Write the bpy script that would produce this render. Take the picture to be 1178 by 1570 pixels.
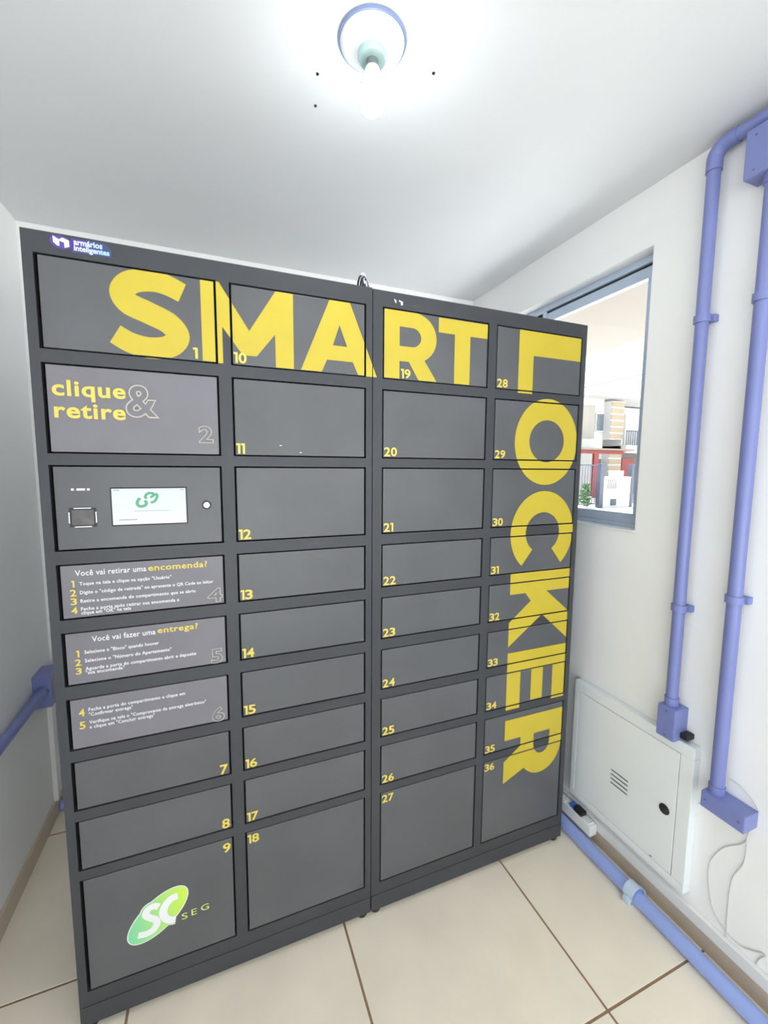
import bpy, bmesh, math, random
from mathutils import Vector, Matrix
S = bpy.context.scene
for o in list(bpy.data.objects): bpy.data.objects.remove(o)
C = S.collection
R = random.Random(7)

# ------------------------------------------------------------ camera, world, exposure
cd = bpy.data.cameras.new('camera'); cam = bpy.data.objects.new('camera', cd); C.objects.link(cam)
S.camera = cam
right = Vector((0.93015993, -0.36709922, 0.00637743)); up = Vector((0.03172297, 0.09766065, 0.99471405)); fwd = Vector((0.36578157, 0.92504084, -0.1024855))
m = Matrix((right, up, -fwd)).transposed().to_4x4(); m.translation = Vector((0.36862, -1.15906, 1.45069)); cam.matrix_world = m
cd.sensor_fit = 'VERTICAL'; cd.sensor_height = 36.0; cd.lens = 648.0856 / 1570 * 36.0; cd.clip_start = 0.02; cd.clip_end = 300
w = bpy.data.worlds.new('overcast_sky'); S.world = w; w.use_nodes = True
bg = w.node_tree.nodes['Background']; bg.inputs[0].default_value = (0.89, 0.955, 1.0, 1); bg.inputs[1].default_value = 1.40
S.view_settings.view_transform = 'Standard'; S.view_settings.look = 'None'; S.view_settings.gamma = 1; S.view_settings.use_curve_mapping = False
S.view_settings.exposure = 0.8
sun = bpy.data.lights.new('sun', 'SUN'); sun.energy = 20.0; sun.angle = math.radians(2); sun.color = (.97, .98, 1)
so_ = bpy.data.objects.new('sun', sun); C.objects.link(so_); so_.rotation_euler = Vector((-.22, -.62, -.75)).to_track_quat('-Z', 'Y').to_euler(); so_.location = (4, 9, 14)
BULB = 50.0            # emission of the lamp's bulb

# ------------------------------------------------------------ materials
MATS = {}
def mat(name, col, rough=.5, metal=0., spec=.5, var=0., scale=8., bump=0., bscale=200., emit=None, es=0., coat=0., detail=4.):
    if name in MATS: return MATS[name]
    m = bpy.data.materials.new(name); m.use_nodes = True; MATS[name] = m
    nt = m.node_tree; b = nt.nodes['Principled BSDF']
    b.inputs['Base Color'].default_value = (*col, 1); b.inputs['Roughness'].default_value = rough
    b.inputs['Metallic'].default_value = metal; b.inputs['Specular IOR Level'].default_value = spec
    b.inputs['Coat Weight'].default_value = coat
    tc = nt.nodes.new('ShaderNodeTexCoord')
    if var > 0:
        n = nt.nodes.new('ShaderNodeTexNoise'); n.inputs['Scale'].default_value = scale; n.inputs['Detail'].default_value = detail
        nt.links.new(tc.outputs['Object'], n.inputs['Vector'])
        r = nt.nodes.new('ShaderNodeValToRGB')
        r.color_ramp.elements[0].position = .3; r.color_ramp.elements[1].position = .7
        r.color_ramp.elements[0].color = (*[c * (1 - var) for c in col], 1); r.color_ramp.elements[1].color = (*[min(1, c * (1 + var)) for c in col], 1)
        nt.links.new(n.outputs[0], r.inputs[0]); nt.links.new(r.outputs[0], b.inputs['Base Color'])
    if bump > 0:
        n = nt.nodes.new('ShaderNodeTexNoise'); n.inputs['Scale'].default_value = bscale; n.inputs['Detail'].default_value = 3
        nt.links.new(tc.outputs['Object'], n.inputs['Vector'])
        k = nt.nodes.new('ShaderNodeBump'); k.inputs['Strength'].default_value = bump; k.inputs['Distance'].default_value = .002
        nt.links.new(n.outputs[0], k.inputs['Height']); nt.links.new(k.outputs[0], b.inputs['Normal'])
    if emit is not None:
        b.inputs['Emission Color'].default_value = (*emit, 1); b.inputs['Emission Strength'].default_value = es
    return m
def ramp_mat(name, stops, axis_vec, emit=0., rough=.4):
    """print, lit sign or painted sign glow whose own colour runs across it: object coordinates along axis_vec"""
    m = bpy.data.materials.new(name); m.use_nodes = True; MATS[name] = m; nt = m.node_tree; b = nt.nodes['Principled BSDF']
    tc = nt.nodes.new('ShaderNodeTexCoord'); d = nt.nodes.new('ShaderNodeVectorMath'); d.operation = 'DOT_PRODUCT'; d.inputs[1].default_value = axis_vec
    nt.links.new(tc.outputs['Object'], d.inputs[0])
    mr = nt.nodes.new('ShaderNodeMapRange'); mr.inputs[1].default_value = stops[0][0]; mr.inputs[2].default_value = stops[-1][0]
    nt.links.new(d.outputs['Value'], mr.inputs[0]); r = nt.nodes.new('ShaderNodeValToRGB'); nt.links.new(mr.outputs[0], r.inputs[0])
    r.color_ramp.elements[0].color = (*stops[0][1], 1); r.color_ramp.elements[1].color = (*stops[-1][1], 1)
    b.inputs['Roughness'].default_value = rough
    if emit:
        b.inputs['Base Color'].default_value = (.02, .02, .02, 1); nt.links.new(r.outputs[0], b.inputs['Emission Color']); b.inputs['Emission Strength'].default_value = emit
    else: nt.links.new(r.outputs[0], b.inputs['Base Color'])
    return m
def glass_mat(name, tint=(.97, .99, 1)):
    m = bpy.data.materials.new(name); m.use_nodes = True; nt = m.node_tree; nt.nodes.clear(); MATS[name] = m
    o = nt.nodes.new('ShaderNodeOutputMaterial'); t = nt.nodes.new('ShaderNodeBsdfTransparent'); t.inputs[0].default_value = (*tint, 1)
    g = nt.nodes.new('ShaderNodeBsdfGlossy'); g.inputs['Roughness'].default_value = .02
    x = nt.nodes.new('ShaderNodeMixShader'); x.inputs[0].default_value = .04
    nt.links.new(t.outputs[0], x.inputs[1]); nt.links.new(g.outputs[0], x.inputs[2]); nt.links.new(x.outputs[0], o.inputs[0])
    return m
M_wall = mat('painted_plaster', (.86, .86, .85), .75, var=.02, scale=3, bump=.15, bscale=60)
M_ceil = mat('ceiling_plaster', (.74, .75, .765), .8, var=.02, scale=2, bump=.12, bscale=40)
M_tile = mat('beige_floor_tile', (.86, .765, .62), .22, var=.05, scale=5, spec=.5, detail=8)
M_grout = mat('brown_grout', (.30, .185, .11), .9, var=.1, scale=40)
M_base = mat('baseboard_tile', (.58, .47, .36), .35, var=.05, scale=9)
M_metal = mat('black_powder_coat', (.092, .094, .100), .36, spec=.5, var=.10, scale=5, bump=.10, bscale=900)
M_frame = mat('black_frame_coat', (.045, .048, .054), .42, spec=.4, var=.06, scale=6, bump=.10, bscale=900)
M_vinyl = mat('grey_printed_film', (.180, .170, .192), .45, spec=.4, var=.05, scale=7)
M_dark = mat('dark_carcass', (.006, .006, .008), .8)
M_yel = mat('yellow_vinyl', (.54, .42, .030), .45, var=.03, scale=12)
M_yel2 = mat('pale_yellow_vinyl', (.70, .56, .10), .45)
M_whitep = mat('white_vinyl', (.80, .80, .82), .5)
M_outl = mat('thin_outline_print', (.55, .52, .44), .5)
M_pipe = mat('lavender_pvc', (.185, .215, .47), .32, var=.03, scale=6)
M_pipe2 = mat('pale_blue_pvc', (.31, .40, .76), .32, var=.03, scale=6)
M_clip = mat('pale_blue_clip', (.55, .66, .80), .4)
M_screw = mat('screw_metal', (.16, .17, .30), .4, metal=.6)
M_panel = mat('white_enamel', (.80, .83, .84), .3, var=.015, scale=4)
M_white = mat('white_plastic', (.80, .80, .78), .4)
M_black = mat('black_plastic', (.012, .012, .014), .4)
M_blue = mat('blue_plastic', (.05, .14, .55), .35)
M_alu = mat('blue_grey_aluminium', (.48, .56, .68), .35, metal=.25, var=.04, scale=20)
M_chrome = mat('chrome', (.46, .46, .48), .28, metal=1)
M_glass = glass_mat('window_glass')
M_wire = mat('grey_wire', (.62, .63, .60), .5)

# ------------------------------------------------------------ mesh helpers
def box(bm, x0, x1, y0, y1, z0, z1, bev=0.):
    t = bmesh.new()
    vs = [t.verts.new((x, y, z)) for x in (x0, x1) for y in (y0, y1) for z in (z0, z1)]
    for f in ((0, 1, 3, 2), (4, 6, 7, 5), (0, 4, 5, 1), (2, 3, 7, 6), (0, 2, 6, 4), (1, 5, 7, 3)): t.faces.new([vs[i] for i in f])
    bmesh.ops.recalc_face_normals(t, faces=t.faces)
    if bev > 0: bmesh.ops.bevel(t, geom=list(t.edges), offset=bev, segments=2, affect='EDGES', profile=.6)
    merge(bm, t)
def merge(bm, t):
    me = bpy.data.meshes.new('tmp'); t.to_mesh(me); t.free(); bm.from_mesh(me); bpy.data.meshes.remove(me)
def tube(bm, pts, r, n=12, caps=True):
    pts = [Vector(p) for p in pts]; rings = []; prev = None
    for i, p in enumerate(pts):
        d = (pts[min(i + 1, len(pts) - 1)] - pts[max(i - 1, 0)]).normalized()
        if prev is None:
            a = Vector((0, 0, 1)) if abs(d.z) < .9 else Vector((1, 0, 0)); nrm = d.cross(a).normalized()
        else: nrm = (prev - d * prev.dot(d)).normalized()
        prev = nrm; b = d.cross(nrm); rr = r[i] if isinstance(r, (list, tuple)) else r
        rings.append([bm.verts.new(p + (nrm * math.cos(2 * math.pi * k / n) + b * math.sin(2 * math.pi * k / n)) * rr) for k in range(n)])
    for i in range(len(rings) - 1):
        for k in range(n): bm.faces.new((rings[i][k], rings[i][(k + 1) % n], rings[i + 1][(k + 1) % n], rings[i + 1][k]))
    if caps: bm.faces.new(rings[0][::-1]); bm.faces.new(rings[-1])
def lathe(bm, prof, c, n=48):
    rings = []
    for r, z in prof:
        rings.append([bm.verts.new((c[0] + r * math.cos(2 * math.pi * k / n), c[1] + r * math.sin(2 * math.pi * k / n), c[2] + z)) for k in range(n)] if r > 1e-6 else [bm.verts.new((c[0], c[1], c[2] + z))])
    for a, b in zip(rings, rings[1:]):
        for k in range(n):
            q = [a[k % len(a)], a[(k + 1) % len(a)], b[(k + 1) % len(b)], b[k % len(b)]]
            q = [v for i, v in enumerate(q) if v not in q[:i]]
            if len(q) > 2: bm.faces.new(q)
def link(name, bm, material, parent=None, smooth=False):
    bmesh.ops.recalc_face_normals(bm, faces=bm.faces)
    me = bpy.data.meshes.new(name); bm.to_mesh(me); bm.free(); me.materials.append(material)
    if smooth:
        for p in me.polygons: p.use_smooth = True
        me.set_sharp_from_angle(angle=math.radians(40))
    o = bpy.data.objects.new(name, me); C.objects.link(o); o.parent = parent
    if parent is not None:       # parents are unrotated empties or meshes at the origin of their own frame
        o.location = -world(parent)
    return o
def world(o):
    v = Vector(o.location)
    while o.parent: o = o.parent; v += o.location
    return v
def obox(name, material, parent, *a, bev=0.):
    bm = bmesh.new(); box(bm, *a, bev=bev); return link(name, bm, material, parent)
def otube(name, material, parent, pts, r, n=14):
    bm = bmesh.new(); tube(bm, pts, r, n); return link(name, bm, material, parent, True)
def empty(name, loc, label, cat, group=None):
    o = bpy.data.objects.new(name, None); C.objects.link(o); o.location = loc; o.empty_display_size = .1
    return tag(o, label, cat, group)
def tag(o, label, cat, group=None):
    o['label'] = label; o['category'] = cat
    if group: o['group'] = group
    return o
def struct(o, label, cat=None):
    o['kind'] = 'structure'; o['label'] = label; o['category'] = cat or o.name.split('_')[0]
    return o
def catmull(pts, n=8):
    pts = [Vector(p) for p in pts]; q = [pts[0]] + pts + [pts[-1]]; out = []
    for i in range(1, len(q) - 2):
        a, b, c, d = q[i - 1:i + 3]
        for k in range(n):
            t = k / n; out.append(.5 * ((2 * b) + (c - a) * t + (2 * a - 5 * b + 4 * c - d) * t * t + (3 * b - a - 3 * c + d) * t ** 3))
    return out + [pts[-1]]

# ------------------------------------------------------------ room shell
XL, XR, YB, YF, H = -.302, 1.710, .92, -1.25, 2.366
f = struct(obox('floor', M_grout, None, XL - .15, XR + .15, YF - .15, YB + .15, -.12, -.0022), 'tiled floor of square glossy beige tiles with brown grout', 'floor')
tiles = []
gx, gy, ts, g = .1013, -.4575, .602, .0034
for i in range(-1, 4):
    for j in range(-2, 4):
        x0, x1 = max(gx + i * ts + g, XL), min(gx + (i + 1) * ts - g, XR); y0, y1 = max(gy + j * ts + g, YF), min(gy + (j + 1) * ts - g, YB)
        if x1 - x0 > .01 and y1 - y0 > .01: obox('tile', M_tile, f, x0, x1, y0, y1, -.0045, 0, bev=.0012)
ce = struct(obox('ceiling', M_ceil, None, XL - .15, XR + .15, YF - .30, YB + .15, H, H + .12), 'plain white plaster ceiling with a bare bulb lamp', 'ceiling')
for k, (x, y) in enumerate(((.6175, -.0897), (.8677, -.1925), (.632, -.0015))):
    bm = bmesh.new(); lathe(bm, [(0, -.002), (.003, -.002), (.004, .001)], (x, y, H), 12); link('screw_plug', bm, M_black, ce)  # black dots for drill holes, the dark inside put into the colour
struct(obox('wall_left', M_wall, None, XL - .15, XL, YF - .15, YB + .15, 0, H), 'white painted left wall with a lavender conduit', 'wall')
struct(obox('wall_back', M_wall, None, XL, XR, YB, YB + .15, 0, H), 'white painted wall behind the black lockers', 'wall')
WY0, WY1, WZ0, WZ1 = -.130, .87, 1.236, 2.177
bm = bmesh.new(); XO = XR + .15
box(bm, XR, XO, YF - .15, WY0, 0, H); box(bm, XR, XO, WY1, YB + .15, 0, H); box(bm, XR, XO, WY0, WY1, 0, WZ0); box(bm, XR, XO, WY0, WY1, WZ1, H)
struct(link('wall_right', bm, M_wall), 'white painted right wall with a deep-set window', 'wall')
struct(obox('wall_added_court', M_wall, None, XR, XO, -9.0, YF - .15, -.15, .95), 'unseen low white wall added along the entrance court', 'wall')  # unseen wall added to shade the court, later lowered to let sky in
struct(obox('wall_shade_block', M_wall, None, -3.5, XO, YF - .15, YB + .15, H + .12, 6.2), 'unseen white storey block added above the locker room to shade the court', 'wall')  # unseen block added to keep direct sun off the entrance court
struct(obox('baseboard_left', M_base, None, XL, XL + .010, YF, YB, 0, .068, bev=.002), 'beige tile baseboard along the left wall', 'baseboard')
struct(obox('baseboard_back', M_base, None, XL + .01, XR - .01, YB - .010, YB, 0, .068, bev=.002), 'beige tile baseboard behind the lockers', 'baseboard')
struct(obox('baseboard_right', M_base, None, XR - .011, XR, YF, YB, 0, .056, bev=.002), 'tan tile baseboard along the right wall', 'baseboard')
tr = obox('trim_1', M_white, None, XR - .013, XR, YF, YB, .056, .092, bev=.003)
struct(tr, 'white plastic cable trunking on top of the tan baseboard', 'trim')
obox('trunking_lip', M_white, tr, XR - .016, XR, YF, YB, .092, .098, bev=.002)
struct(obox('trim_2', M_white, None, XL, XL + .018, .845, .885, .068, .53, bev=.003), 'white vertical cable trunking in the corner of the left wall', 'trim')

# ------------------------------------------------------------ window in the right wall
wn = empty('window_1', (1.795, (WY0 + WY1) / 2, WZ0), 'sliding window in blue-grey aluminium frame beside the lockers', 'window'); wn['kind'] = 'structure'
FX0, FX1 = 1.758, 1.828
bm = bmesh.new()
box(bm, FX0, FX1, WY0, WY1, WZ1 - .026, WZ1, .002); box(bm, FX0, FX1, WY0, WY1, WZ0, WZ0 + .022, .002)
box(bm, FX0, FX1, WY0, WY0 + .032, WZ0 + .022, WZ1 - .026, .002); box(bm, FX0, FX1, WY1 - .032, WY1, WZ0 + .022, WZ1 - .026, .002)
link('window_frame', bm, M_alu, wn)
obox('track_gasket', M_black, wn, FX0 + .012, FX1 - .01, WY0 + .032, WY1 - .032, WZ1 - .034, WZ1 - .026)
for k, (y0, y1, xo) in enumerate(((WY0 + .030, .43, 0), (.40, WY1 - .03, .026))):
    sx0, sx1 = FX0 + .008 + xo, FX0 + .030 + xo; z0, z1 = WZ0 + .022, WZ1 - .034
    bm = bmesh.new(); box(bm, sx0, sx1, y0, y1, z1 - .038, z1, .0015); box(bm, sx0, sx1, y0, y1, z0, z0 + .034, .0015)
    box(bm, sx0, sx1, y0, y0 + .026, z0 + .034, z1 - .038, .0015); box(bm, sx0, sx1, y1 - .026, y1, z0 + .034, z1 - .038, .0015)
    sash = link('sash', bm, M_alu, wn)
    obox('pane', M_glass, sash, (sx0 + sx1) / 2 - .002, (sx0 + sx1) / 2 + .002, y0 + .024, y1 - .024, z0 + .032, z1 - .036)
obox('meeting_stile', M_alu, wn, FX0 + .002, FX0 + .008, .405, .428, WZ0 + .022, WZ1 - .026, bev=.001)
obox('window_sill', M_panel, wn, XR - .008, FX0, WY0, WY1, WZ0, WZ0 + .006, bev=.002)

# ------------------------------------------------------------ glyphs (flat, in metres on the locker front: u to the right, v up)
def fill_loops(loops):
    """triangles of a filled outline with holes, via a 2D curve"""
    cu = bpy.data.curves.new('g', 'CURVE'); cu.dimensions = '2D'; cu.fill_mode = 'BOTH'
    for L in loops:
        s = cu.splines.new('POLY'); s.points.add(len(L) - 1)
        for p, q in zip(s.points, L): p.co = (q[0], q[1], 0, 1)
        s.use_cyclic_u = True
    return curve_tris(cu)
def curve_tris(cu):
    o = bpy.data.objects.new('g', cu); C.objects.link(o); bpy.context.view_layer.update()
    me = bpy.data.meshes.new_from_object(o.evaluated_get(bpy.context.evaluated_depsgraph_get()))
    bm = bmesh.new(); bm.from_mesh(me); bmesh.ops.triangulate(bm, faces=bm.faces)
    out = [[(v.co.x, v.co.y) for v in f.verts] for f in bm.faces]
    bm.free(); bpy.data.meshes.remove(me); bpy.data.objects.remove(o); bpy.data.curves.remove(cu); return out
def text_tris(body, size=1., offset=0., res=3, spacing=1., shear=0.):
    cu = bpy.data.curves.new('g', 'FONT'); cu.body = body; cu.size = size; cu.offset = offset * size; cu.resolution_u = res; cu.space_character = spacing; cu.shear = shear
    return curve_tris(cu)
def bounds(tr):
    xs = [p[0] for t in tr for p in t]; ys = [p[1] for t in tr for p in t]; return min(xs), max(xs), min(ys), max(ys)
def fit(tr, x0, x1, z0, z1):
    a, b, c, d = bounds(tr); sx = (x1 - x0) / (b - a); sy = (z1 - z0) / (d - c)
    return [[(x0 + (p[0] - a) * sx, z0 + (p[1] - c) * sy) for p in t] for t in tr]
def scale_to(tr, x0, z0, cap, wx):       # baseline-anchored: cap height of Bfont is about .70 of its size
    a, b, c, d = bounds(tr); sx = wx / (b - a)
    return [[(x0 + (p[0] - a) * sx, z0 + p[1] * cap) for p in t] for t in tr]
def flat(name, tr, y, material, parent, thick=0.):
    bm = bmesh.new(); cache = {}
    for t in tr:
        vs = []
        for p in t:
            k = (round(p[0], 6), round(p[1], 6))
            if k not in cache: cache[k] = bm.verts.new((p[0], y, p[1]))
            if cache[k] not in vs: vs.append(cache[k])
        if len(vs) > 2:
            try: bm.faces.new(vs)
            except ValueError: pass
    me = bpy.data.meshes.new(name); bm.to_mesh(me); bm.free(); me.materials.append(material)
    for p in me.polygons:
        pass
    o = bpy.data.objects.new(name, me); C.objects.link(o); o.parent = parent; o.location = -world(parent)
    return o
def clip(tri, r):
    P = list(tri)
    for ax, lim, sgn in ((0, r[0], 1), (0, r[1], -1), (1, r[2], 1), (1, r[3], -1)):
        Q = []
        for i in range(len(P)):
            a, b = P[i], P[(i + 1) % len(P)]; da, db = (a[ax] - lim) * sgn, (b[ax] - lim) * sgn
            if da >= 0: Q.append(a)
            if (da >= 0) != (db >= 0):
                t = da / (da - db); Q.append((a[0] + (b[0] - a[0]) * t, a[1] + (b[1] - a[1]) * t))
        P = Q
        if len(P) < 3: return None
    return P
def islands(polys):
    key = lambda p: (round(p[0], 5), round(p[1], 5)); par = {}
    def find(a):
        while par[a] != a: a = par[a]
        return a
    for q in polys:
        ks = [key(p) for p in q]
        for k in ks: par.setdefault(k, k)
        for k in ks[1:]: par[find(k)] = find(ks[0])
    out = {}
    for q in polys: out.setdefault(find(key(q[0])), []).append(q)
    return list(out.values())
def arc(cx, cy, rx, ry, a0, a1, n=20):
    return [(cx + rx * math.cos(math.radians(a0 + (a1 - a0) * k / n)), cy + ry * math.sin(math.radians(a0 + (a1 - a0) * k / n))) for k in range(n + 1)]
def stroke(pts, w, n=10):
    c = catmull([(p[0], p[1], 0) for p in pts], n); L, Rr = [], []
    for i, p in enumerate(c):
        d = (c[min(i + 1, len(c) - 1)] - c[max(i - 1, 0)]).normalized(); t = i / (len(c) - 1)
        ww = w if not callable(w) else w(t)
        nn = Vector((-d.y, d.x, 0)) * ww / 2; L.append((p.x + nn.x, p.y + nn.y)); Rr.append((p.x - nn.x, p.y - nn.y))
    return L + Rr[::-1]
B, T = 1.7085, 1.9015
def sx(u, v): return (.154 + u * .168, 1.7068 + v * .1962)
S_pts = [(.905, .795), (.70, .865), (.50, .885), (.27, .835), (.165, .715), (.24, .595), (.47, .515), (.72, .42), (.83, .285), (.72, .155), (.48, .113), (.24, .15), (.055, .235)]
SMART = {
 'S': [stroke([sx(*p) for p in S_pts], lambda t: .0455 + .006 * math.sin(math.pi * t), 8)],
 'M': [[(.346, B), (.346, T), (.388, T), (.457, 1.794), (.5245, T), (.568, T), (.568, B), (.5215, B), (.5205, 1.792), (.474, 1.7335), (.440, 1.7335), (.393, 1.797), (.393, B)]],
 'A': [[(.5855, B), (.666, T), (.722, T), (.8025, B), (.747, B), (.7305, 1.7435), (.6575, 1.7435), (.642, B)], [(.674, 1.783), (.693, 1.838), (.7145, 1.783)]],
 'R': [[(.819, 1.7065), (.819, 1.9005)] + arc(.918, 1.8305, .074, .070, 90, -62, 18) + [(.9975, 1.7065), (.936, 1.7065), (.902, 1.7605), (.872, 1.7605), (.872, 1.7065)],
       [(.872, 1.857)] + arc(.912, 1.830, .029, .027, 90, -90, 12) + [(.872, 1.803)]],
 'T': [[(.9985, 1.8985), (1.1725, 1.8985), (1.1725, 1.8555), (1.1095, 1.8555), (1.1095, 1.7065), (1.0545, 1.7065), (1.0545, 1.8555), (.9985, 1.8555)]],
}
def rt(z0, loops): return [[(1.295 + v, z0 - u) for u, v in L] for L in loops]
def el(cx, cz, rx, rz): return arc(cx, cz, rx, rz, 0, 354, 59)
LOCKER = {
 'L': rt(1.9, [[(0, 0), (0, .263), (.077, .263), (.077, .0595), (.200, .0595), (.200, 0)]]),
 'O': [el(1.4255, 1.543, .1345, .1455), el(1.4255, 1.5465, .0745, .0710)],
 'C': [arc(1.4250, 1.2315, .1370, .1450, -51, 231, 44) + arc(1.4250, 1.2315, .0735, .0710, 231 + 4, -51 - 4, 34)],
 'K': rt(1.095, [[(0, 0), (0, .262), (.075, .262), (.075, .159), (.159, .262), (.262, .262), (.160, .143), (.263, 0), (.175, 0), (.105, .091), (.075, .066), (.075, 0)]]),
 'E': rt(.810, [[(0, 0), (0, .262), (.206, .262), (.206, .204), (.075, .204), (.075, .160), (.192, .160), (.192, .107), (.075, .107), (.075, .059), (.211, .059), (.211, 0)]]),
 'R': rt(.560, [[(0, 0), (0, .262)] + [(p[0], p[1]) for p in arc(.128, .1640, .110, .0980, 90, -48, 18)] + [(.241, 0), (.157, 0), (.110, .071), (.076, .071), (.076, 0)],
                [(.076, .205)] + arc(.118, .168, .043, .037, 90, -90, 12) + [(.076, .131)]]),
}

# ------------------------------------------------------------ lockers
COL = [(.0193, .3813), (.4114, .770), (.8192, 1.1778), (1.2067, 1.5629)]
ROW = [(1.9046, 1.7061), (1.6775, 1.4796), (1.4537, 1.256), (1.2253, 1.0932), (1.0624, .931), (.8989, .7687), (.7399, .6115), (.5845, .4507), (.4253, .112)]
GAP, DEP = .0048, .34
def cabinet(x0, x1, top, cols, label):
    e = empty('locker_cabinet', ((x0 + x1) / 2, DEP / 2, 0), label, 'locker', 'black parcel lockers')
    fr = bmesh.new(); rects = []
    def bar(a, b, c, d):
        box(fr, a, b, 0, .022, c, d); rects.append((a, b, c, d))
    xs = [x0] + [v for k in cols for v in COL[k]] + [x1]
    bar(x0, xs[1], .02, top); bar(xs[2], xs[3], .112, ROW[0][0]); bar(xs[4], x1, .02, top)
    bar(xs[1], xs[4], ROW[0][0], top); bar(xs[1], xs[4], .02, .112)
    for k in cols:
        for a, b in zip(ROW, ROW[1:]): bar(COL[k][0], COL[k][1], b[0], a[1])
    fo = link('front_frame', fr, M_frame, e)
    obox('carcass', M_dark, e, x0 + .004, x1 - .004, .026, DEP - .004, .03, top - .004)
    obox('side_panel', M_frame, e, x0, x0 + .003, .022, DEP, .02, top, bev=.0008); obox('side_panel', M_frame, e, x1 - .003, x1, .022, DEP, .02, top, bev=.0008)
    obox('top_panel', M_frame, e, x0 + .003, x1 - .003, .022, DEP, top - .003, top, bev=.0008)
    obox('back_panel', M_frame, e, x0 + .003, x1 - .003, DEP - .004, DEP, .02, top - .003)
    obox('base_panel', M_frame, e, x0 + .003, x1 - .003, .022, DEP - .004, .02, .03)
    obox('plinth_seam', M_frame, e, x0 + .001, x1 - .001, -.0018, 0, .020, .072, bev=.0006)
    for fx in (x0 + .022, x1 - .022):
        for fy in (.022, DEP - .03):
            bm = bmesh.new(); lathe(bm, [(0, 0), (.016, 0), (.018, .004), (.018, .016), (.012, .0205), (0, .0205)], (fx, fy, 0), 20); link('foot', bm, M_black, e, True)
    doors = {}
    for k in cols:
        for r, (t, b) in enumerate(ROW):
            n = k * 9 + r + 1
            lay = M_vinyl if n in (2, 4, 5, 6) else M_metal
            x_l = COL[k][0] + (GAP + .0025 if k == 0 else GAP)
            d = obox('door', lay, e, x_l, COL[k][1] - GAP, .0006, .020, b + GAP * .75, t - GAP * .75, bev=.0016)
            d['label'] = {3: 'control panel door with a lit screen', 9: 'tall bottom door with a green round logo'}.get(n, f'locker door number {n}')
            doors[n] = (d, (x_l + .001, COL[k][1] - GAP - .001, b + GAP * .75 + .001, t - GAP * .75 - .001))
    return e, fo, rects, doors
cabA = cabinet(0, .7883, 1.95, (0, 1), 'black locker cabinet with a lit control screen and printed instruction doors')
cabB = cabinet(.7907, 1.5824, 1.948, (2, 3), 'black locker cabinet with large yellow vertical lettering beside the window wall')
DOORS = {**cabA[3], **cabB[3]}
for word in (SMART, LOCKER):
    for ch, loops in word.items():
        tris = fill_loops(loops); owners = [(d, [r]) for d, r in DOORS.values()] + [(cabA[1], cabA[2]), (cabB[1], cabB[2])]
        for ow, rs in owners:
            pcs = [q for r in rs for t in tris for q in (clip(t, r),) if q]
            for isl in islands(pcs):
                o = flat('letter', isl, -.0004, M_yel, ow); o['label'] = f'piece of the large yellow letter {ch}'
YD = -.0010
ONE = fill_loops([[(0, 1), (.46, 1), (.46, 0), (.20, 0), (.20, .80), (0, .80)]])
def digits(txt, x0, z0, h, wd, gap):
    out = []; x = x0
    for c in txt:
        w_ = wd * (.50 if c == '1' else 1.)
        tr = ONE if c == '1' else text_tris(c, offset=.024)
        out += fit(tr, x, x + w_, z0, z0 + h); x += w_ + gap
    return out
def number(n, x0, z0, h=.0265, wd=.0196):
    flat('number', digits(str(n), x0, z0, h, wd, .0017), YD, M_yel2, DOORS[n][0])
for n in range(10, 37):
    k, r = (n - 1) // 9, (n - 1) % 9
    t, b = ROW[r]; x0 = COL[k][0] + .0065
    if n == 19: x0 = .8765
    number(n, x0, t - .0365 if r == 8 else b + .0065)
number(1, .3250, 1.7140, .026, .0210)
for n in (7, 8): number(n, .3520, ROW[n - 1][1] + .006, .0285, .0205)
number(9, .3520, ROW[8][0] - .042, .0285, .0205)
def outline_text(body, x0, x1, z0, z1, parent, bev=.0007):
    cu = bpy.data.curves.new('g', 'FONT'); cu.body = body; cu.offset = .03; cu.resolution_u = 4; cu.fill_mode = 'NONE'; cu.bevel_depth = .02; cu.bevel_resolution = 0
    o = bpy.data.objects.new('g', cu); C.objects.link(o); bpy.context.view_layer.update()
    me = bpy.data.meshes.new_from_object(o.evaluated_get(bpy.context.evaluated_depsgraph_get()))
    xs = [v.co.x for v in me.vertices]; ys = [v.co.y for v in me.vertices]; a, b, c, d = min(xs), max(xs), min(ys), max(ys)
    for v in me.vertices: v.co = (x0 + (v.co.x - a) / (b - a) * (x1 - x0), YD + .0006 + v.co.z * .02, z0 + (v.co.y - c) / (d - c) * (z1 - z0))
    me.materials.clear(); me.materials.append(M_outl)
    bpy.data.objects.remove(o); bpy.data.curves.remove(cu)
    q = bpy.data.objects.new('outlined_character', me); C.objects.link(q); q.parent = parent; q.location = -world(parent)
outline_text('2', .3295, .3645, 1.5105, 1.5535, DOORS[2][0]); outline_text('&', .1745, .2465, 1.5650, 1.6430, DOORS[2][0])
outline_text('4', .3365, .3735, 1.1010, 1.1390, DOORS[4][0]); outline_text('5', .3395, .3690, .9345, .9760, DOORS[5][0]); outline_text('6', .3365, .3690, .7715, .8140, DOORS[6][0])
def line(d, body, x0, x1, z, h, bold=0., material=None, name='printed_line', res=2):
    tr = text_tris(body, offset=bold, res=res, spacing=1 + bold * 3.2); a, b, c, dd = bounds(tr)
    k = h / .70; sxx = (x1 - x0) / (b - a)
    flat(name, [[(x0 + (p[0] - a) * sxx, z + p[1] * k) for p in t] for t in tr], YD, material or M_whitep, DOORS[d][0])
line(2, 'clique', .036, .1775, 1.6085, .0335, .026, M_yel2, 'printed_word', 4); line(2, 'retire', .0375, .1755, 1.5600, .0335, .026, M_yel2, 'printed_word', 4)
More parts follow.
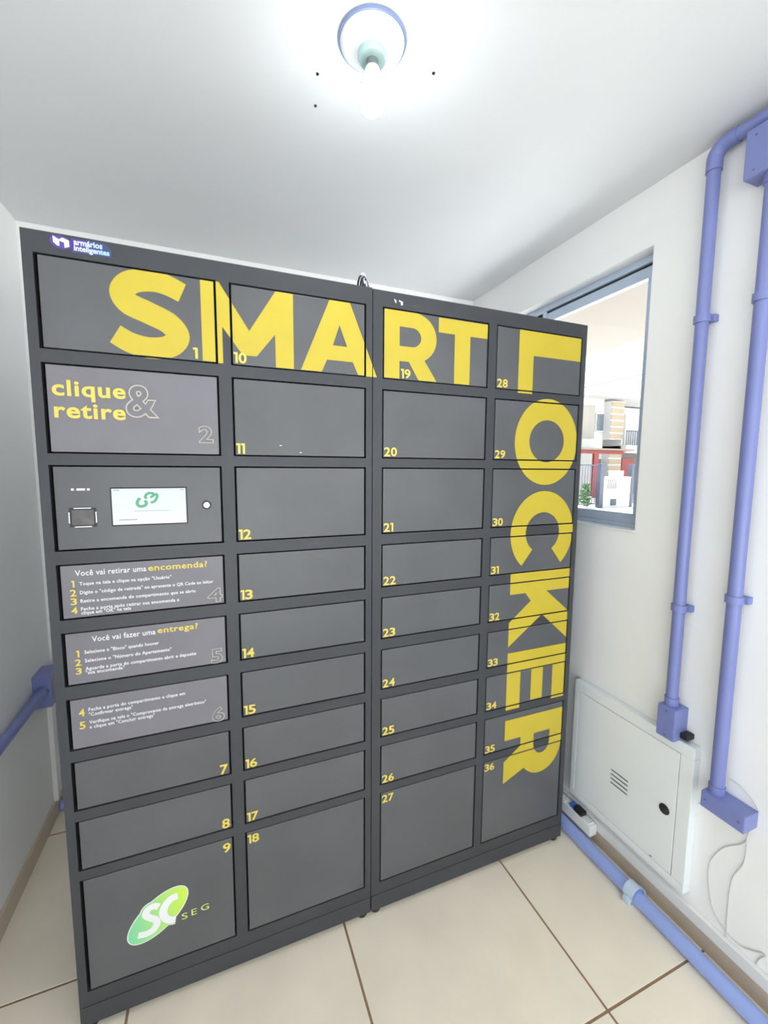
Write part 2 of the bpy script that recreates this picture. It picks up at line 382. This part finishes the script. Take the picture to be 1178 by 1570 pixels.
line(4, 'Voc\u00ea vai retirar uma', .0550, .2010, 1.1970, .0135, .010); line(4, 'encomenda?', .2050, .3390, 1.1970, .0150, .020, M_yel2, 'printed_word')
for s, z, n4 in (('1', 1.1700, 4), ('2', 1.1490, 4), ('3', 1.1285, 4), ('4', 1.1070, 4), ('1', 1.0010, 5), ('2', .9800, 5), ('3', .9590, 5), ('4', .8530, 6), ('5', .8210, 6)):
    flat('step_number', digits(s, .0430 if s != '1' else .0465, z, .0165 if n4 < 6 else .019, .0125, 0), YD, M_yel2, DOORS[n4][0])
L4 = [('Toque na tela e clique na op\u00e7\u00e3o "Usu\u00e1rio"', .255, 1.1740), ('Digite o "c\u00f3digo de retirada" ou apresente o QR Code ao leitor', .3515, 1.1530), ('Retire a encomenda do compartimento que se abriu', .3090, 1.1325), ('Feche a porta ap\u00f3s retirar sua encomenda e', .2705, 1.1135), ('clique em "OK" na tela', .1640, 1.1040)]
for s, x1, z in L4: line(4, s, .0622, x1, z, .0082, .016)
line(5, 'Voc\u00ea vai fazer uma', .0795, .2140, 1.0350, .0135, .010); line(5, 'entrega?', .2185, .3115, 1.0365, .0150, .020, M_yel2, 'printed_word')
for s, x1, z in (('Selecione o "Bloco" quando houver', .2205, 1.0075), ('Selecione o "N\u00famero do Apartamento"', .2480, .9865), ('Aguarde a porta do compartimento abrir e deposite', .3045, .9665), ('"sua encomenda"', .1430, .9565)): line(5, s, .0628, x1, z, .0085, .016)
for s, x1, z in (('Feche a porta do compartimento e clique em', .2745, .8635), ('"Confirmar entrega"', .1560, .8510), ('Verifique na tela o "Comprovante de entrega eletr\u00f4nico"', .3235, .8310), ('e clique em "Concluir entrega"', .2030, .8190)): line(6, s, .0632, x1, z, .0085, .016)
# control door 3
d3 = DOORS[3][0]
M_scr = mat('lit_screen', (.02, .02, .02), .2, emit=(.84, .95, 1.0), es=.52); M_scg = mat('screen_green', (.02, .02, .02), .2, emit=(.06, .55, .24), es=.42); M_scl = mat('screen_grey', (.02, .02, .02), .2, emit=(.55, .68, .74), es=.33)
M_led = mat('white_led', (.1, .1, .1), .3, emit=(.9, .95, 1), es=.6)
obox('screen_bezel', M_black, d3, .1345, .2985, -.0016, .002, 1.3105, 1.4020, bev=.001)
obox('screen', M_scr, d3, .1375, .2955, -.0024, -.0010, 1.3135, 1.3990)
def scr(name, loops, m): flat(name, fill_loops(loops), -.0027, m, d3)
scr('screen_logo', [stroke([(.226, 1.3870), (.214, 1.3875), (.207, 1.3800), (.210, 1.3745)], .006)], M_scg)
scr('screen_logo', [stroke([(.1955, 1.3765), (.1895, 1.3660), (.1925, 1.3575), (.2020, 1.3565), (.2090, 1.3625), (.2060, 1.3705)], .007)], M_scg)
scr('screen_logo', [stroke([(.2180, 1.3770), (.2300, 1.3850), (.2325, 1.3790), (.2265, 1.3680), (.2180, 1.3650)], .006)], M_scg)
flat('screen_text', [[(.182, 1.3445), (.259, 1.3445), (.259, 1.3458), (.182, 1.3458)]], -.0027, M_scl, d3)
flat('screen_text', [[(.150, 1.3235), (.188, 1.3235), (.188, 1.3262), (.150, 1.3262)]], -.0027, M_scl, d3)
flat('screen_text', [[(.141, 1.3945), (.154, 1.3945), (.154, 1.3965), (.141, 1.3965)]], -.0027, M_scl, d3)
flat('screen_text', [[(.283, 1.3945), (.292, 1.3945), (.292, 1.3965), (.283, 1.3965)]], -.0027, M_scl, d3)
obox('reader_window', M_black, d3, .0520, .1045, -.0014, .002, 1.3115, 1.3555, bev=.001)
obox('reader_lens', mat('smoky_lens', (.07, .065, .065), .25, var=.25, scale=60), d3, .0565, .1000, -.0022, -.001, 1.3155, 1.3515, bev=.0006)
for a, b, c, e_ in ((.0615, .0955, 1.3535, 1.3565), (.0615, .0955, 1.3105, 1.3135), (.0505, .0535, 1.3205, 1.3465), (.1030, .1060, 1.3205, 1.3465)): obox('reader_bracket', M_chrome, d3, a, b, -.0034, -.001, c, e_, bev=.0008)
for a, b, h in ((.0588, .0638, .0025), (.0690, .0855, .0024), (.0895, .0945, .0025)): obox('indicator_light', M_led, d3, a, b, -.0022, .001, 1.3982 - h, 1.3982 + h, bev=.001)
def ycyl(bm, x, z, prof, n=24):
    t = bmesh.new(); lathe(t, prof, (0, 0, 0), n); bmesh.ops.rotate(t, verts=t.verts, cent=(0, 0, 0), matrix=Matrix.Rotation(math.pi / 2, 3, 'X')); bmesh.ops.translate(t, verts=t.verts, vec=(x, 0, z)); merge(bm, t)
bm = bmesh.new(); ycyl(bm, .3428, 1.3560, [(0, .007), (.007, .007), (.0098, .004), (.0112, .0005), (.0112, -.004), (0, -.004)]); box(bm, .3421, .3435, -.0078, -.006, 1.3520, 1.3600); link('key_lock', bm, M_chrome, d3, True)
# green logo on door 9
d9 = DOORS[9][0]
def tilt(cx, cz, a, b, ang, n=48):
    c, s = math.cos(math.radians(ang)), math.sin(math.radians(ang)); return [(cx + a * math.cos(2 * math.pi * k / n) * c - b * math.sin(2 * math.pi * k / n) * s, cz + a * math.cos(2 * math.pi * k / n) * s + b * math.sin(2 * math.pi * k / n) * c) for k in range(n)]
M_lg = ramp_mat('green_logo_print', [(.12, (.22, .66, .36)), (.26, (.58, .80, .05))], (1, 0, 0))
LX, LZ = .1870, .2625
S9 = [(.1895, .2870), (.1780, .2935), (.1640, .2890), (.1580, .2760), (.1665, .2640), (.1790, .2540), (.1830, .2400), (.1740, .2260), (.1580, .2205), (.1380, .2235)]
C9 = [(.2350, .3010), (.2200, .2990), (.2055, .2860), (.1985, .2660), (.2030, .2480), (.2140, .2370), (.2280, .2340)]
def lay(loops, y, m, name): flat(name, fill_loops(loops), y, m, d9)
lay([tilt(LX, LZ, .0895, .0455, 40)], -.0004, M_whitep, 'logo_outline')
lay([stroke(S9, .0300)], -.0005, M_whitep, 'logo_outline'); lay([stroke(C9, .0300)], -.00055, M_whitep, 'logo_outline')
lay([tilt(LX, LZ, .0868, .0428, 40)], -.0008, M_lg, 'logo_disc')
lay([stroke(S9, .0255)], -.0010, M_lg, 'logo_disc'); lay([stroke(C9, .0255)], -.0011, M_lg, 'logo_disc')
lay([stroke(S9, .0175)], -.0014, M_whitep, 'logo_letter'); lay([stroke(C9, .0195)], -.0015, M_whitep, 'logo_letter')
M_lime = mat('lime_print', (.60, .74, .22), .5)
for ch, x0, x1 in (('S', .2420, .2570), ('E', .2665, .2800), ('G', .2905, .3110)):
    flat('logo_letter', fit(text_tris(ch, offset=.004), x0, x1, .2245 + (x0 - .242) * .12, .2425 + (x0 - .242) * .12), YD, M_lime, d9)
# lit sign on the header of the first cabinet, unlit mark on the second
M_sign = ramp_mat('lit_sign', [(.055, (.86, .66, 1.0)), (.165, (.30, .66, 1.0))], (1, 0, 0), emit=1.0)
M_halo = ramp_mat('painted_sign_halo', [(.055, (.22, .06, .80)), (.165, (.03, .12, .42))], (1, 0, 0), emit=.30)  # sign's glow on the header metal, put in as emissive colour
flat('painted_sign_glow', fill_loops([tilt(.0715, 1.9330, .0205, .0135, -8), ]), -.0003, M_halo, cabA[1]); flat('painted_sign_glow', fill_loops([[(.0900, 1.9450), (.1520, 1.9450), (.1650, 1.9330), (.1650, 1.9165), (.0900, 1.9165)]]), -.0003, M_halo, cabA[1])
def sg(loops): flat('lit_mark', fill_loops(loops), -.0008, M_sign, cabA[1])
sg([[(.0570, 1.9440), (.0685, 1.9375), (.0685, 1.9245), (.0640, 1.9250), (.0575, 1.9310)]]); sg([[(.0685, 1.9385), (.0745, 1.9425), (.0860, 1.9385), (.0865, 1.9260), (.0775, 1.9220), (.0770, 1.9330), (.0700, 1.9345)]])
def sgt(s, x0, x1, z, h):
    tr = text_tris(s, offset=.028, res=3); a, b, c, dd = bounds(tr); k = h / .7; q = (x1 - x0) / (b - a)
    flat('lit_letters', [[(x0 + (p[0] - a) * q, z + p[1] * k) for p in t] for t in tr], -.0008, M_sign, cabA[1])
sgt('arm\u00e1rios', .0945, .1480, 1.9325, .0120); sgt('inteligentes', .0945, .1610, 1.9205, .0110)
M_dim = mat('dim_white_print', (.62, .66, .74), .4)
flat('printed_mark', [[(.8530, 1.9300), (.8605, 1.9270), (.8605, 1.9190), (.8570, 1.9205)]], -.0006, M_dim, cabB[1])
flat('printed_mark', [[(.8680, 1.9290), (.8810, 1.9255), (.8810, 1.9160), (.8750, 1.9150), (.8740, 1.9230), (.8690, 1.9245)]], -.0006, M_dim, cabB[1])
tr = text_tris('arm\u00e1rios inteligentes', offset=.01, res=2); flat('printed_mark', fit(tr, .890, .935, 1.9165, 1.9215), -.0006, mat('faint_print', (.09, .09, .105), .5), cabB[1])
# door 11: two small scuffs where the paint is chipped
for a, z in ((.529, 1.5095), (.582, 1.492)):
    flat('paint_chip', [[(a - .003, z), (a, z + .0015), (a + .004, z + .0005), (a + .003, z - .0012), (a - .001, z - .001)]], YD, M_dim, DOORS[11][0])

# ------------------------------------------------------------ cable bundle on top of the cabinets
cb = empty('cable_bundle', (.772, .020, 1.95), 'small looped bundle of black and white cables on top of the lockers', 'cable')
for k in range(10):
    a = R.uniform(-.6, .6); x = .763 + .0022 * k; h = R.uniform(.030, .046); wd = R.uniform(.006, .011)
    pts = [(x + wd * math.cos(t) * math.cos(a), .022 + .008 * math.sin(t * 2) + wd * math.cos(t) * math.sin(a) * .6 + .002 * k, 1.9525 + h / 2 * (1 + math.sin(t))) for t in [2 * math.pi * i / 22 - 1.5 for i in range(23)]]
    otube('cable_loop', (M_black, M_white, mat('blue_grey_cable', (.16, .18, .30), .4))[k % 3], cb, pts, .0025, 8)

# ------------------------------------------------------------ ceiling lamp
LXc, LYc = .710, -.210
lp = empty('ceiling_lamp', (LXc, LYc, H), 'round white ceiling lampholder with a glowing bare bulb', 'lamp')
def L(name, prof, material, n=48):
    bm = bmesh.new(); lathe(bm, prof, (LXc, LYc, H), n); return link(name, bm, material, lp, True)
L('lamp_base', [(0, 0), (.070, 0), (.0705, -.003), (.068, -.012), (.060, -.018), (.050, -.021), (.040, -.022), (.034, -.026), (.0, -.026)], mat('lamp_white', (.80, .82, .84), .35))
L('rim', [(.0695, -.0005), (.0725, -.0005), (.0735, -.003), (.0722, -.007), (.0695, -.0075)], mat('painted_shade_rim', (.20, .26, .45), .4))  # the rim's blue shadow is put into its colour
L('socket', [(.031, -.026), (.031, -.034), (.028, -.040), (.020, -.041), (0, -.041)], mat('socket_porcelain', (.45, .62, .62), .35))
L('bulb_cap', [(.014, -.040), (.014, -.050), (.016, -.058), (0, -.058)], M_chrome, 24)
L('bulb_body', [(.0155, -.056), (.0175, -.064), (.0235, -.082), (.0275, -.094), (.0280, -.100), (0, -.100)], mat('bulb_plastic', (.85, .86, .87), .35), 32)
pr = [(.0282, -.0985), (.0290, -.104)] + [(.0295 * math.cos(math.radians(t)), -.112 + .037 * math.sin(math.radians(t))) for t in range(8, -90, -8)] + [(0, -.149)]
L('bulb', pr, mat('lit_bulb', (.9, .9, .9), .4, emit=(.88, .955, 1.0), es=BULB), 32)

# ------------------------------------------------------------ conduits on the right wall
def screws(parent, pts, r=.0032):
    for x, y, z in pts:
        bm = bmesh.new(); t = bmesh.new(); lathe(t, [(0, .0012), (r, .0008), (r, -.001)], (0, 0, 0), 10); bmesh.ops.rotate(t, verts=t.verts, cent=(0, 0, 0), matrix=Matrix.Rotation(-math.pi / 2, 3, 'Y')); bmesh.ops.translate(t, verts=t.verts, vec=(x, y, z)); merge(bm, t)
        link('screw', bm, M_screw, parent)
def clampv(parent, y, z, r):      # saddle clip on a vertical pipe
    bm = bmesh.new(); tube(bm, [(1.68, y, z - .010), (1.68, y, z + .010)], r + .0045, 24); box(bm, 1.690, XR, y - r - .010, y + r + .010, z - .010, z + .010, .002); link('pipe_clip', bm, M_pipe, parent, True)
r = .0168
c1 = empty('conduit_pipe', (1.68, -.318, .6), 'lavender conduit pipe bending along the ceiling and ending above the white panel', 'pipe', 'lavender wall conduits')
otube('pipe', M_pipe, c1, [(1.68, -.318, .715), (1.68, -.318, 2.300)], r, 24)
el_ = [(1.68, -.318 - .032 * (1 - math.cos(a)), 2.305 + .030 * math.sin(a)) for a in [math.pi / 2 * k / 8 for k in range(9)]]
otube('elbow', M_pipe, c1, [(1.68, -.318, 2.275)] + el_ + [(1.68, -.375, 2.335)], r + .003, 24)
otube('pipe', M_pipe, c1, [(1.68, -.37, 2.335), (1.68, YF, 2.335)], r, 24)
for z in (1.882, 1.031): clampv(c1, -.318, z, r)
otube('socket', M_pipe, c1, [(1.68, -.318, .715), (1.68, -.318, .742)], r + .003, 24)
bx = obox('junction_box', M_pipe, c1, 1.648, XR, -.353, -.297, .617, .718, bev=.003); screws(bx, [(1.648, -.325, .705), (1.648, -.325, .628)])
obox('cable_entry', M_black, c1, 1.675, XR, -.376, -.353, .628, .645, bev=.003)
c2 = empty('conduit_pipe', (1.68, -.463, .48), 'lavender conduit pipe between an upper square box and a lower wide box', 'pipe', 'lavender wall conduits')
r2 = .0175
otube('pipe', M_pipe, c2, [(1.68, -.463, .53), (1.68, -.463, 2.19)], r2, 24)
for z in (1.892, 1.100): clampv(c2, -.463, z, r2)
otube('socket', M_pipe, c2, [(1.68, -.463, .528), (1.68, -.463, .552)], r2 + .003, 24); otube('socket', M_pipe, c2, [(1.68, -.463, 2.165), (1.68, -.463, 2.19)], r2 + .003, 24)
bx = obox('junction_box', M_pipe, c2, 1.648, XR, -.551, -.441, .482, .530, bev=.003); screws(bx, [(1.648, -.453, .508), (1.648, -.537, .508)])
bx = obox('junction_box', M_pipe, c2, 1.648, XR, -.530, -.411, 2.188, 2.305, bev=.003); screws(bx, [(1.648, -.434, 2.203), (1.648, -.434, 2.285), (1.648, -.507, 2.203), (1.648, -.507, 2.285)])
c3 = empty('floor_conduit', (1.632, -.6, 0), 'pale blue conduit pipe lying on the floor along the tan baseboard', 'pipe')
otube('pipe', M_pipe2, c3, [(1.638, .86, .0240), (1.638, YF, .0240)], .0235, 28)
bm = bmesh.new(); tube(bm, [(1.638, -.287, .0290), (1.638, -.252, .0290)], .0285, 28); box(bm, 1.6600, 1.686, -.282, -.257, .0, .024, .002); box(bm, 1.6020, 1.616, -.282, -.257, .0, .022, .002); link('pipe_clip', bm, M_clip, c3, True)
bm = bmesh.new(); tube(bm, [(1.638, -.2900, .0290), (1.638, -.287, .0290)], .0265, 24); link('clip_edge', bm, mat('blue_shadowed_clip', (.20, .28, .60), .4), c3, True)  # near edge of the clip, its shade put into a darker blue
c4 = empty('conduit_pipe', (XL + .03, .5, .53), 'lavender conduit pipe running level along the left wall into a box', 'pipe', 'lavender wall conduits')
otube('pipe', M_pipe, c4, [(XL + .030, YF, .600), (XL + .030, .73, .600)], .0175, 24)
otube('socket', M_pipe, c4, [(XL + .030, .690, .600), (XL + .030, .735, .600)], .0205, 24)
obox('junction_box', M_pipe, c4, XL, XL + .058, .730, .835, .535, .662, bev=.003)
bm = bmesh.new(); box(bm, XL, XL + .014, -.62, -.60, .58, .62); link('pipe_clip', bm, M_pipe, c4)
c5 = empty('floor_conduit', (.5, .875, 0), 'pale blue conduit pipe on the floor behind the lockers', 'pipe')
otube('pipe', M_pipe2, c5, [(XL + .012, .885, .0205), (1.60, .885, .0205)], .0200, 20)

# ------------------------------------------------------------ electrical panel, breaker box, loose wires
PX = 1.680
ep = empty('electrical_panel', (1.695, -.17, .135), 'white metal electrical panel box with slotted door low on the right wall', 'electrical panel')
y0, y1, z0, z1 = -.398, .060, .133, .617
bm = bmesh.new(); fw = .040
box(bm, PX, XR, y0, y1, z1 - fw, z1, .003); box(bm, PX, XR, y0, y1, z0, z0 + .026, .003); box(bm, PX, XR, y0, y0 + fw, z0 + .026, z1 - fw, .002); box(bm, PX, XR, y1 - .022, y1, z0 + .026, z1 - fw, .002)
link('panel_frame', bm, M_panel, ep)
obox('panel_back', M_dark, ep, XR - .006, XR - .001, y0 + .02, y1 - .01, z0 + .01, z1 - .02)
pd = obox('panel_door', M_panel, ep, PX + .0005, PX + .012, y0 + fw + .002, y1 - .0235, z0 + .028, z1 - fw - .002, bev=.002)
for k in range(4): obox('vent_slot', M_black, pd, PX - .0004, PX + .002, -.192, -.124, .3085 + k * .0165, .3120 + k * .0165)
bm = bmesh.new(); t = bmesh.new(); lathe(t, [(0, .006), (.0095, .006), (.0160, .003), (.0170, 0), (.0170, -.002)], (0, 0, 0), 24); bmesh.ops.rotate(t, verts=t.verts, cent=(0, 0, 0), matrix=Matrix.Rotation(-math.pi / 2, 3, 'Y')); bmesh.ops.translate(t, verts=t.verts, vec=(PX + .0005, -.322, .362)); merge(bm, t); link('door_lock', bm, M_black, pd, True)
obox('latch', M_black, pd, PX - .0006, PX + .002, -.294, -.286, .1650, .1675)
bk = empty('breaker_box', (1.675, .01, .04), 'small white ribbed breaker box with blue and black switches on the baseboard', 'breaker')
obox('breaker_body', M_white, bk, 1.657, XR - .017, -.070, .110, .045, .088, bev=.004)
for k in range(4): obox('vent_rib', M_panel, bk, 1.660, 1.690, -.058 + k * .008, -.054 + k * .008, .087, .092, bev=.001)
for k in range(4): obox('vent_rib', M_panel, bk, 1.660, 1.690, .062 + k * .010, .066 + k * .010, .087, .092, bev=.001)
obox('breaker_switch', M_black, bk, 1.662, 1.692, -.020, .020, .086, .104, bev=.003); obox('breaker_switch', M_blue, bk, 1.664, 1.690, .021, .042, .086, .102, bev=.004)
wx = XR - .0030
lw = empty('loose_wires', (wx, -.50, .10), 'pair of thin grey wires curling from the lower lavender box down the wall', 'wire')
def wire(pts, parent, rr=.0017): return otube('wire', M_wire, parent, catmull(pts, 6), rr, 8)
wire([(1.690, -.545, .484), (wx, -.5257, .4154), (wx, -.4809, .3605), (wx, -.4513, .291), (wx, -.4494, .2244), (wx, -.4657, .1547), (wx, -.4971, .1200), (wx, -.5429, .1120), (wx, -.5962, .1490), (wx, -.5860, .122), (wx, -.5813, .100)], lw)
wire([(1.695, -.5360, .484), (wx, -.5320, .3689), (wx, -.5090, .2919), (wx, -.5042, .2168), (wx, -.5058, .1343), (wx, -.507, .100)], lw)
wire([(wx, -.478, .575), (wx, -.505, .572), (wx, -.535, .556), (wx, -.553, .532)], c2)
o = otube('wire_end', M_wire, None, catmull([(1.692, -.441, .500), (wx, -.425, .470), (wx, -.412, .448), (wx, -.404, .438)], 6), .0017, 8); tag(o, 'thin grey wire end between the white panel and the lower lavender box', 'wire')

# ------------------------------------------------------------ outdoors
M_ext = mat('white_render', (.56, .55, .53), .8, var=.03, scale=.8); M_beige = mat('beige_tile_cladding', (.34, .26, .17), .6, var=.06, scale=2)
M_cream = mat('cream_panel', (.34, .31, .27), .7, var=.03, scale=1); M_red = mat('red_paint', (.24, .025, .022), .5); M_roof = mat('tan_roof_tile', (.28, .19, .14), .7, var=.1, scale=6)
M_dglass = mat('dark_window_glass', (.13, .15, .17), .15); M_iron = mat('grey_iron', (.07, .075, .11), .5); M_green = mat('leaf_green', (.10, .22, .05), .6, var=.3, scale=6); M_pink = mat('pink_petal', (.45, .14, .22), .6)
gr = obox('ground', mat('pale_paving', (.62, .61, .58), .85, var=.05, scale=.6), None, 1.87, 60, -30, 50, -.4, -.15); struct(gr, 'pale paved ground outside the window', 'ground')
gr2 = obox('ground_porch', mat('pale_paving_2', (.74, .73, .70), .85), None, -14, 1.85, -16, YF - .16, -.4, -.15); struct(gr2, 'pale paved ground outside the doorway', 'ground')
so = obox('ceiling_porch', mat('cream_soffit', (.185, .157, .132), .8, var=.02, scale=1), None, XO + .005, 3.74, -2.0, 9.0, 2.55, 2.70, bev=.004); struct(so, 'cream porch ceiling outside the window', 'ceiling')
hs = empty('terraced_house', (24, 20.5, -.15), 'pale two-storey house with beige striped pilaster across the street', 'house')
Y = 19.0
obox('house_wall', M_ext, hs, 14, 23.80, Y + .5, Y + 6, -.15, 5.95); obox('house_wall', M_ext, hs, 24.98, 25.10, Y + .1, Y + 6, -.15, 5.85); obox('house_wall', M_ext, hs, 25.10, 34, Y + 2.0, Y + 6, -.15, 5.85)
obox('roof_eave', M_ext, hs, 13.6, 34.4, Y - .5, Y + 6.4, 5.95, 6.18, bev=.02); obox('parapet', M_ext, hs, 13.8, 34.2, Y + .6, Y + 6.0, 6.18, 6.40)
obox('wall_panel', M_cream, hs, 21.2, 22.95, Y + .42, Y + .52, 3.45, 5.50)
for z0_, z1_ in ((3.40, 5.80), (.5, 2.62)):
    p = obox('pilaster', M_ext, hs, 23.80, 24.95, Y, Y + .6, z0_, z1_)
    n = 6 if z0_ > 3 else 5; h = (z1_ - z0_) / n
    for k in range(n): obox('cladding_strip', M_beige, p, 23.82, 24.93, Y - .04, Y, z0_ + k * h + .05, z0_ + (k + 1) * h - .05)
def hwin(x0, x1, z0, z1, y):
    w_ = obox('house_window', M_ext, hs, x0 - .08, x1 + .08, y, y + .06, z0 - .08, z1 + .08); obox('pane', M_dglass, w_, x0, x1, y - .02, y, z0, z1)
hwin(23.12, 23.70, 3.96, 5.00, Y + .43); hwin(23.15, 23.68, .8, 2.15, Y + .43)
obox('balcony_slab', M_ext, hs, 24.98, 34, Y - .3, Y + 2.1, 2.55, 3.05, bev=.02)
obox('balcony_curtain', M_cream, hs, 25.2, 27.4, Y + 1.85, Y + 1.98, 3.05, 5.4)
rl = obox('balcony_rail', M_iron, hs, 25.0, 27.2, Y - .25, Y - .20, 3.93, 3.99)
for k in range(12): obox('rail_bar', M_iron, rl, 25.02 + k * .19, 25.06 + k * .19, Y - .25, Y - .21, 3.05, 3.93)
obox('garage_shade_block', mat('garage_shadow', (.14, .12, .11), .8), hs, 25.02, 26.60, Y + .10, Y + .30, -.15, 2.5); obox('red_door', M_red, hs, 25.08, 26.10, Y + .02, Y + .10, -.15, 2.22)  # solid dark block, the garage's inner shade is in its colour
cn = empty('porch_canopy', (18.2, 17.2, -.15), 'red timber porch canopy with tan roof in front of the pale house', 'canopy')
obox('beam', M_red, cn, 14.5, 22.6, 16.9, 17.05, 2.36, 2.52); obox('canopy_roof', M_roof, cn, 14.3, 23.2, 16.7, 19.3, 2.56, 2.66, bev=.02)
for x in (15.0, 18.0, 20.3): obox('post', M_red, cn, x, x + .34, 16.9, 17.05, -.15, 2.36)
fn = empty('iron_fence', (14, 12.05, -.15), 'grey iron railing fence with square posts across the street', 'fence')
obox('rail', M_iron, fn, 10.5, 15.24, 12.02, 12.07, 1.62, 1.67); obox('rail', M_iron, fn, 10.5, 15.24, 12.02, 12.07, .0, .04); obox('rail', M_iron, fn, 17.16, 20, 12.02, 12.07, 1.62, 1.67)
for x in (10.5, 12.85, 15.24): obox('post', M_iron, fn, x, x + .22, 11.95, 12.15, -.15, 1.70, bev=.01)
obox('post', M_iron, fn, 17.06, 17.20, 11.95, 12.15, -.15, 1.70, bev=.01)
for k in range(30): obox('bar', M_iron, fn, 10.8 + k * .147, 10.815 + k * .147, 12.035, 12.055, .03, 1.62)
for k in range(12): obox('bar', M_iron, fn, 17.35 + k * .2, 17.365 + k * .2, 12.035, 12.055, -.15, 1.62)
bw = empty('boundary_wall', (16.3, 12.05, -.15), 'low white boundary wall with a meter box between the fence posts', 'wall')
obox('wall_body', M_ext, bw, 15.46, 17.06, 11.98, 12.2, -.15, 1.12, bev=.01); obox('wall_coping', M_ext, bw, 15.46, 17.06, 11.95, 12.23, 1.12, 1.16, bev=.01)
for k in range(5): obox('grille_slot', M_iron, bw, 15.72 + k * .11, 15.745 + k * .11, 11.965, 11.985, .65, 1.05)
obox('meter_box', M_iron, bw, 15.92, 16.22, 11.94, 11.985, -.05, .22, bev=.01); obox('step_block', M_ext, bw, 16.45, 17.0, 12.3, 12.6, -.15, 1.42)
def shrub(x, y, rad, h, label, flower):
    e = empty('garden_shrub', (x, y, -.15), label, 'shrub'); bm = bmesh.new(); fl = bmesh.new()
    for k in range(260):
        a, b = R.uniform(0, 6.28), R.uniform(0, 1); rr = rad * math.sqrt(R.random()) * (1 - .5 * b); p = Vector((x + rr * math.cos(a), y + rr * math.sin(a), -.1 + h * b)); s = .07 + .05 * R.random()
        d1 = Vector((R.uniform(-1, 1), R.uniform(-1, 1), R.uniform(-.3, 1))).normalized() * s; d2 = d1.cross(Vector((R.uniform(-1, 1), R.uniform(-1, 1), R.uniform(-1, 1)))).normalized() * s * .5
        tg = fl if flower and k % 3 == 0 else bm
        tg.faces.new([tg.verts.new(p - d1), tg.verts.new(p + d2), tg.verts.new(p + d1), tg.verts.new(p - d2)])
    o = link('foliage', bm, M_green, e); o['kind'] = 'stuff'
    if flower: o = link('flowers', fl, M_pink, e); o['kind'] = 'stuff'
    else: fl.free()
    otube('stem', M_roof, e, [(x, y, -.15), (x, y, -.1 + h * .6)], .02, 6)
shrub(15.02, 12.5, .28, .95, 'leafy green shrub behind the iron fence beside the low wall', False); shrub(14.1, 12.6, .40, 1.2, 'pink flowering shrub behind the iron fence', True)
for k, (z, y_, lab) in enumerate(((2.80, 0, 'thin power cable crossing above the street'), (3.05, 1.5, 'higher thin power cable crossing above the street'))):
    o = otube('power_cable', M_iron, None, [(6 + y_, -6 + k, z + .03), (6 + y_, 4, z - .01), (6 + y_, 18, z + .06)], .008, 6); tag(o, lab, 'cable')
